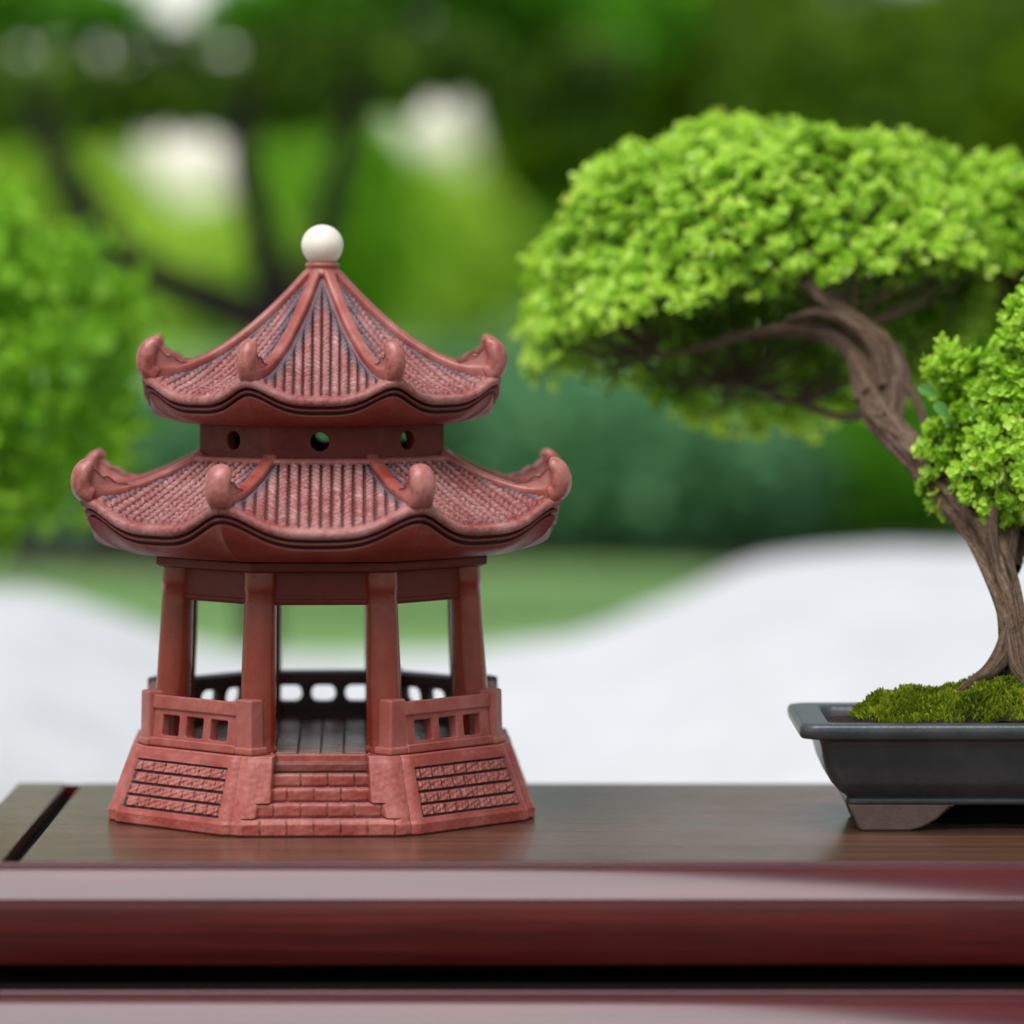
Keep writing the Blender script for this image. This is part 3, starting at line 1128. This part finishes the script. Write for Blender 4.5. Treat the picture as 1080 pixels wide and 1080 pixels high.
for sx in (-1, 1):
    for sy in (-1, 1):
        q = [(0, .068), (.275, .068), (.26, .060), (.225, .030), (.19, .010), (.155, .0), (.035, .0), (.025, .006), (.008, .05)]
        pts = [(sx * (-.53 + x) if sx < 0 else (.53 - x), y) for x, y in q]
        if sx < 0:
            pts = [(-.53 + x, y) for x, y in q]
        org = Vector((0, sy * .125, 0))
        Mx = Matrix(((1, 0, 0, org.x), (0, 0, -1, org.y), (0, 1, 0, org.z), (0, 0, 0, 1)))
        plate("foot", pts, [], .07, .006, M_foot, pot, Mx)

mb = MB()
mb.box((.02, .05, .034), (.94, .16, .064))
mb.build("under_pot_shade", M_recess_shade, pot, False, .006, 2)  # added block that fills the gap under the pot with darkness

# soil and moss
gx, gy = np.meshgrid(np.linspace(-.575, .575, 90), np.linspace(-.203, .203, 44))


def mossz(x, y):
    r2 = ((x + .02) / .50) ** 2 + ((y) / .225) ** 2
    h = np.clip(1 - r2, 0, 1) ** .62 * .105
    return .256 + h + (.020 * vnoise(x * 4, y * 4, 21) + .011 * vnoise(x * 11, y * 11, 22)) * np.clip(h * 20, 0.1, 1)


build("soil", np.stack([gx, gy, mossz(gx, gy)], -1), [grid_faces(44, 90)], M_soil, bon)
n = 42000
mx = rng.uniform(-.52, .50, n)
my = rng.uniform(-.20, .20, n)
patch = vnoise(mx * 2.6, my * 2.6, 77)
r2 = ((mx + .02) / .49) ** 2 + (my / .215) ** 2
ok = (r2 < 1) & ((patch > -.38 + .2 * vnoise(mx * 12, my * 12, 79)) | (mx < -.42))
mx, my, patch = mx[ok], my[ok], patch[ok]
P = np.column_stack([mx, my, mossz(mx, my) - .004])
ax = unit(np.column_stack([rng.normal(size=len(mx)) * .5, rng.normal(size=len(mx)) * .5, np.ones(len(mx))]))
ti = np.clip(.5 + .25 * vnoise(mx * 6, my * 6, 78) + rng.normal(size=len(mx)) * .18, 0, 1)
leaves_mesh("moss", P, ax, unit(rng.normal(size=(len(mx), 3))), rng.uniform(.010, .024, len(mx)), ti, M_moss_leaf, bon, None, .45)

# trunk
L = lambda px, py, d: at(px, py, d) - OB
specs = []
main = [(1072, 716, 11.52), (1070, 690, 11.53), (1066, 650, 11.57), (1056, 612, 11.64), (1040, 572, 11.74), (1012, 532, 11.84), (978, 490, 11.95), (946, 458, 12.1), (922, 428, 12.27), (915, 400, 12.4), (905, 372, 12.5)]
mr = [.052, .038, .034, .038, .044, .045, .044, .042, .038, .033, .026]
specs.append(dict(pts=[L(*q) for q in main], radii=mr, n=160, seg=44, flute=.15, nf=5, twist=6, knots=.10, seed=1))
# surface roots
for q, r_ in (([(1064, 668, 11.53), (1056, 692, 11.49), (1042, 709, 11.45), (1024, 720, 11.42), (1006, 733, 11.4)], [.022, .026, .021, .014, .007]),
              ([(1070, 672, 11.51), (1074, 700, 11.45), (1080, 716, 11.41), (1094, 732, 11.36)], [.020, .026, .021, .009]),
              ([(1072, 690, 11.52), (1092, 706, 11.52), (1115, 722, 11.5)], [.024, .018, .009])):
    specs.append(dict(pts=[L(*p) for p in q], radii=r_, n=24, seg=16, flute=.1, nf=3, twist=6, seed=2))
tubes("trunk", specs, M_bark, bon)
br = [
    ([(935, 446, 12.15), (948, 402, 12.3), (936, 370, 12.4), (905, 343, 12.44), (872, 318, 12.46), (840, 290, 12.55), (800, 255, 12.7)], [.034, .030, .028, .025, .021, .015, .006], 3),
    ([(918, 420, 12.3), (906, 376, 12.42), (880, 354, 12.48), (840, 347, 12.52), (790, 352, 12.56), (740, 366, 12.62), (690, 374, 12.7), (650, 370, 12.8)], [.038, .033, .027, .021, .015, .010, .006, .003], 4),
    ([(978, 455, 12.0), (968, 425, 12.15), (952, 395, 12.3), (942, 372, 12.38)], [.010, .012, .012, .010], 5),
    ([(932, 410, 12.3), (924, 370, 12.36), (898, 340, 12.4), (866, 330, 12.46), (830, 336, 12.5)], [.024, .024, .021, .014, .006], 11),
    ([(925, 430, 12.3), (890, 440, 12.6), (840, 425, 12.8), (780, 405, 12.9), (720, 395, 13.0)], [.018, .011, .008, .005, .003], 6),
    ([(1066, 600, 11.75), (1090, 480, 12.2), (1095, 380, 12.8), (1090, 300, 13.1)], [.028, .024, .018, .01], 8),
    ([(1056, 612, 11.68), (1064, 560, 11.75), (1082, 510, 11.85), (1100, 450, 11.9)], [.030, .025, .018, .008], 9),
    ([(1052, 606, 11.64), (1046, 566, 11.66), (1050, 526, 11.72), (1060, 480, 11.8)], [.018, .014, .010, .005], 10),
]
for q, r_, sd in br:
    tubes("branch", [dict(pts=[L(*p) for p in q], radii=r_, n=80, seg=26, flute=.13, nf=4, twist=8, knots=.08, seed=sd)], M_bark, bon)


def pad(name, C, rad, tilt, nout, size, seed, open_=True, amp=.16, twig_n=120, root=None):
    """a clipped leaf pad: dense whorls on the dome, sparse leaves and twigs beneath"""
    rg = np.random.default_rng(seed)
    C = np.asarray(C)
    rad = np.asarray(rad)
    nc_ = nout // 7
    D = np.repeat(fib(nc_, rg), 7, axis=0)
    nout = len(D)
    D = unit(D + rg.normal(size=D.shape) * (.34 / math.sqrt(nc_)) * 1.35)
    puff = np.repeat(rg.normal(size=nc_) * .016, 7)
    ptint = np.repeat(rg.normal(size=nc_) * .16, 7)
    lf = lump(D, seed, 46, amp, 26) + puff
    side = D[:, 2] - np.where(D[:, 0] < 0, .45, 1.0) * tilt[0] * D[:, 0] + np.where(D[:, 1] < 0, tilt[1], tilt[2] * (.35 + .65 * sm(-.9, .2, D[:, 0]))) * D[:, 1] + .06 * (lf - 1) / amp
    keep = side > (-.02 + .10 * rg.normal(size=nout) * .5) if open_ else np.ones(nout, bool)
    P = C + D * lf[:, None] * rad
    Nn = unit(D / rad)
    Ps, Ns, Ts = [], [], []
    for layer, (sc, frac) in enumerate(((1.0, 1.0), (.965, .7), (.91, .35), (.82, .25))):
        pick = keep & (rg.uniform(size=nout) < frac)
        Ps.append((C + D * (lf * sc)[:, None] * rad + rg.normal(size=D.shape) * size * .45)[pick])
        Ns.append(unit(Nn + np.array((0, 0, .35)) + rg.normal(size=D.shape) * .32)[pick])
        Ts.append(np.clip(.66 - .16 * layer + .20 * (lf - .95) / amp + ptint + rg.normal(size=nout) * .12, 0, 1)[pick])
    # stray shoots breaking the outline
    k = rg.choice(np.where(keep)[0], int(keep.sum() * .06), replace=False)
    Ps.append(C + D[k] * (lf[k] * rg.uniform(1.02, 1.07, len(k)))[:, None] * rad)
    Ns.append(unit(Nn[k] + np.array((0, 0, .5))))
    Ts.append(np.clip(rg.normal(.85, .1, len(k)), 0, 1))
    Ps, Ns, Ts = np.vstack(Ps), np.vstack(Ns), np.concatenate(Ts)
    pos, ax, nr, sz, ti = rosettes(Ps, Ns, 7, size, np.concatenate([Ts]), rg)
    if open_:
        # a thin scatter of leaves hanging inside, tinted dark as shade
        m = int(nout * 1.0)
        Q = C + unit(rg.normal(size=(m, 3))) * (rg.uniform(.25, .85, m) ** .7)[:, None] * rad
        E = (Q - C) / rad
        sd = E[:, 2] - np.where(E[:, 0] < 0, .45, 1.0) * tilt[0] * E[:, 0] + np.where(E[:, 1] < 0, tilt[1], tilt[2] * (.35 + .65 * sm(-.9, .2, E[:, 0]))) * E[:, 1]
        Q = Q[sd > .02]
        nq = unit(rg.normal(size=Q.shape) + np.array((0, 0, .6)))
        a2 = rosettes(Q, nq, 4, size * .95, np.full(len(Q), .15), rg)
        pos, ax, nr, sz, ti = (np.concatenate([x, y]) for x, y in zip((pos, ax, nr, sz, ti), a2))
    o = leaves_mesh(name, pos - OB, ax, nr, sz, ti, M_leaf, bon)
    # twigs
    if root is not None:
        tw = []
        idx = rg.choice(np.where(keep)[0], twig_n, replace=False)
        rts = np.asarray(root)
        for i in idx:
            e_ = C + D[i] * rad * lf[i] * .95
            r0 = rts[np.argmin(np.linalg.norm(rts - e_, axis=1) + rg.uniform(0, .25, len(rts)))]
            mid = r0 * .5 + e_ * .5 + rg.normal(size=3) * .04 + np.array((0, 0, -.02))
            tw.append(dict(pts=[r0 - OB, mid - OB, e_ - OB], radii=[.007, .004, .0015], n=8, seg=5, seed=int(i)))
        tubes("twigs", tw, M_bark, o)
    return o


pad("foliage_pad", at(818, 338, 12.95), (.72, .52, .575), (.33, .22, .80), 7400, .0235, 11, True, .10, 110,
    [at(*q) for q in ((872, 318, 12.46), (800, 255, 12.7), (740, 366, 12.62), (690, 374, 12.7), (840, 347, 12.52), (780, 405, 12.9), (840, 425, 12.8), (900, 350, 12.45))])
pad("foliage_pad", at(1100, 458, 11.88), (.285, .20, .345), (0, 0, 0), 2500, .0225, 12, False, .30, 40,
    [at(*q) for q in ((1082, 510, 11.85), (1100, 450, 11.9), (1060, 480, 11.8))])
pad("foliage_pad", at(1080, 290, 13.0), (.37, .32, .32), (.1, .1, .9), 2700, .0235, 13, True, .15, 40,
    [at(*q) for q in ((1095, 380, 12.8), (1090, 300, 13.1))])
# the few larger blue-green leaves beside the near pad
lp = np.array([at(968, 408, 11.78), at(985, 425, 11.75)]) - OB
M_leaf_blue = leaf_mat("grey_green_leaf", (.06, .19, .045), (.11, .28, .06), (.2, .42, .08), .3)
lax = unit(np.array([(.9, -.3, -.35), (.7, -.3, -.6)]))
lsz = [.060, .055]
for i in range(2):
    uu, vv = np.meshgrid(np.linspace(-1, 1, 9), np.linspace(0, 1, 13))
    hw_ = np.sin(PI * np.clip(vv, 0, 1) ** .8) ** .75 * .30
    a_ = lax[i]
    sd_ = unit(np.cross(a_, np.array((.1 * i - .3, -1, .5))))
    up_ = np.cross(sd_, a_)
    pv = lp[i] + lsz[i] * (vv[..., None] * a_ + (uu * hw_)[..., None] * sd_ + (np.abs(uu) * hw_ * .35 - .25 * vv ** 2)[..., None] * up_)
    build("large_leaf", pv, [grid_faces(13, 9)], M_leaf_blue, bon, True, {"tint": np.full(9 * 13, .4 + .1 * i)})


# ------------------------------------------------------------------ garden behind
def shrub(px, py, dist, rx, ry, rz, n, leaf, mat, label, group, seed, name="shrub", lean=0.0, **kw):
    c = at(px, py, dist)
    g = terrain(np.array(c[0]), np.array(c[1]))
    o = empty(name, (c[0], c[1], float(g)), label, "shrub", group)
    cc = (0, 0, c[2] - float(g))
    blob("crown", cc, (rx, ry, rz), n, leaf, mat, o, seed, **kw)
    tubes("trunk", [dict(pts=[(lean, 0, -.1), (lean * 1.1 + .03, 0, cc[2] * .45), (lean * .8 - .02, .02, cc[2] * .85), (0, 0, cc[2])], radii=[.09, .07, .05, .02], n=14, seg=10, flute=.1, seed=seed)], M_bark_dark, o)
    return o


shrub(-18, 385, 14.9, .49, .42, .52, 4600, .072, M_leaf_far, "bright green rounded shrub at the left edge, behind the table", None, 41, name="rounded_shrub", lean=-.4, amp=.34, inner=.55, k=60)

# row of clipped shrubs across the lawn
row = [(690, 500, 31, 1.25, .9, .72, M_leaf_teal, "wide blue-green shrub between the pagoda and the bonsai"),
       (520, 480, 33, .95, .8, .80, M_leaf_teal, "blue-green shrub whose lower part shows just right of the pagoda"),
       (330, 480, 32, .9, .8, .75, M_leaf_teal, "shrub seen through the pagoda, behind its columns"),
       (120, 520, 32, .95, .8, .74, M_leaf_teal, "blue-green shrub between the left edge shrub and the pagoda"),
       (-80, 525, 32, .9, .8, .74, M_leaf_teal, "blue-green shrub at the far left, behind the bright rounded shrub"),
       (905, 490, 32, .72, .8, .78, M_leaf_fresh, "fresh green shrub under the bonsai branch"),
       (1080, 490, 32, .85, .8, .8, M_leaf_fresh, "fresh green shrub behind the bonsai trunk")]
for i, (px, py, d, rx, ry, rz, mt, lb) in enumerate(row):
    shrub(px, py, d, rx, ry, rz, 3600, .16, mt, lb, "clipped shrubs along the lawn", 60 + i, amp=.12, inner=.6)

# garden pine with dark forking branches and flat pads
PD = 23.0
pc = at(274, 560, PD)
pg = float(terrain(np.array(pc[0]), np.array(pc[1])))
pine = empty("garden_pine", (pc[0], pc[1], pg), "dark forking tree behind the pagoda with flat dark leaf pads", "tree")
OP = np.array((pc[0], pc[1], pg))
Q = lambda px, py, d=PD: at(px, py, d) - OP
tubes("trunk", [dict(pts=[(0, 0, -.2), Q(273, 640), Q(272, 560), Q(278, 440), Q(285, 330)], radii=[.09, .085, .085, .09, .10], n=40, seg=14, flute=.1, seed=4)], M_bark_dark, pine)
for i, (pts, rad) in enumerate((
        ([(292, 345), (240, 322), (180, 300), (120, 265), (85, 215), (55, 160), (40, 100)], [.10, .09, .085, .08, .075, .06, .03]),
        ([(290, 340), (285, 280), (268, 220), (255, 160), (262, 90)], [.09, .075, .07, .06, .03]),
        ([(300, 345), (330, 270), (348, 210), (365, 150), (385, 90)], [.07, .06, .055, .05, .03]))):
    tubes("branch", [dict(pts=[Q(*p) for p in pts], radii=[1.25 * x for x in rad], n=50, seg=12, flute=.1, seed=20 + i)], M_bark_dark, pine)
for i, (px, py, d, rx, ry, rz, n_) in enumerate((
        (40, 105, 25, .95, .7, .20, 2600), (255, 105, 25.5, .62, .7, .17, 1700), (390, 68, 25, .72, .7, .20, 2200), (600, 95, 26, .42, .7, .26, 1600),
        (20, 5, 26, .75, .8, .20, 1900), (335, 12, 26, .62, .8, .20, 1700), (430, -30, 26, .8, .9, .2, 2000), (175, 50, 26.5, .35, .7, .10, 130), (505, 30, 26.5, .35, .7, .12, 120), (620, 20, 27, .7, .7, .3, 2000))):
    blob("leaf_pad", Q(px, py, d), (rx, ry, rz), n_, .13, M_leaf_fresh if py < 40 else M_leaf_pine, pine, 80 + i, amp=.25, inner=.3, k=9)  # upper pads get a lighter leaf: light from above put into colour


def tree(px, base_py, dist, top_py, rx, mat, label, group, seed, n=4200, leaf=.4, name="tree", low=.25):
    c = at(px, base_py, dist)
    g = float(terrain(np.array(c[0]), np.array(c[1])))
    top = CAMZ - (top_py - HOR) * dist / F
    h = top - g
    o = empty(name, (c[0], c[1], g), label, "tree", group)
    rz = h * (1 - low) / 2
    blob("crown", (0, 0, h - rz), (rx, rx * .8, rz), n, leaf, mat, o, seed, amp=.22, inner=.4)
    tubes("trunk", [dict(pts=[(0, 0, -.3), (.1, 0, h * .3), (-.05, 0, h * .6), (0, 0, h * .85)], radii=[rx * .13, rx * .1, rx * .07, .03], n=20, seg=10, flute=.08, seed=seed)], M_bark_dark, o)
    return o


far = [(-100, 90, 120, 2.4), (48, 95, 112, 2.4), (200, 88, 214, 1.9), (322, 100, 105, 2.1), (375, 90, 118, 1.2), (462, 95, 172, 1.9), (610, 100, 110, 2.5)]
fl = ["pale sunlit tree at the far left, beyond the rounded shrub", "pale sunlit tree above the rounded shrub", "sunlit tree under the left white sky gap", "sunlit tree straight behind the dark fork",
      "sunlit tree behind the pagoda roof tip", "sunlit tree under the right white sky gap", "sunlit tree at the left edge of the dark evergreens"]
for i, (px, d, top, rx) in enumerate(far):
    tree(px, 350, d, top, rx, (M_leaf_gold, M_leaf_gold, M_leaf_gold, M_leaf_far, M_leaf_far, M_leaf_gold, M_leaf_far)[i], fl[i], "sunlit trees beyond the lawn", 100 + i, 2300, .55, "sunlit_tree", .1)
dk = [(650, 48, -10, 1.5), (800, 52, -40, 2.3), (960, 46, -15, 2.0), (1110, 50, -50, 2.3)]
dl = ["dark evergreen tree left of the bonsai canopy", "tall dark evergreen behind the bonsai canopy's middle", "dark evergreen above the right of the bonsai canopy", "dark evergreen at the right edge"]
for i, (px, d, top, rx) in enumerate(dk):
    tree(px, 400, d, top, rx, M_leaf_dark, dl[i], "dark evergreens behind the bonsai", 120 + i, 7000, .32, "evergreen_tree", (.52, .3, .2, .2)[i])
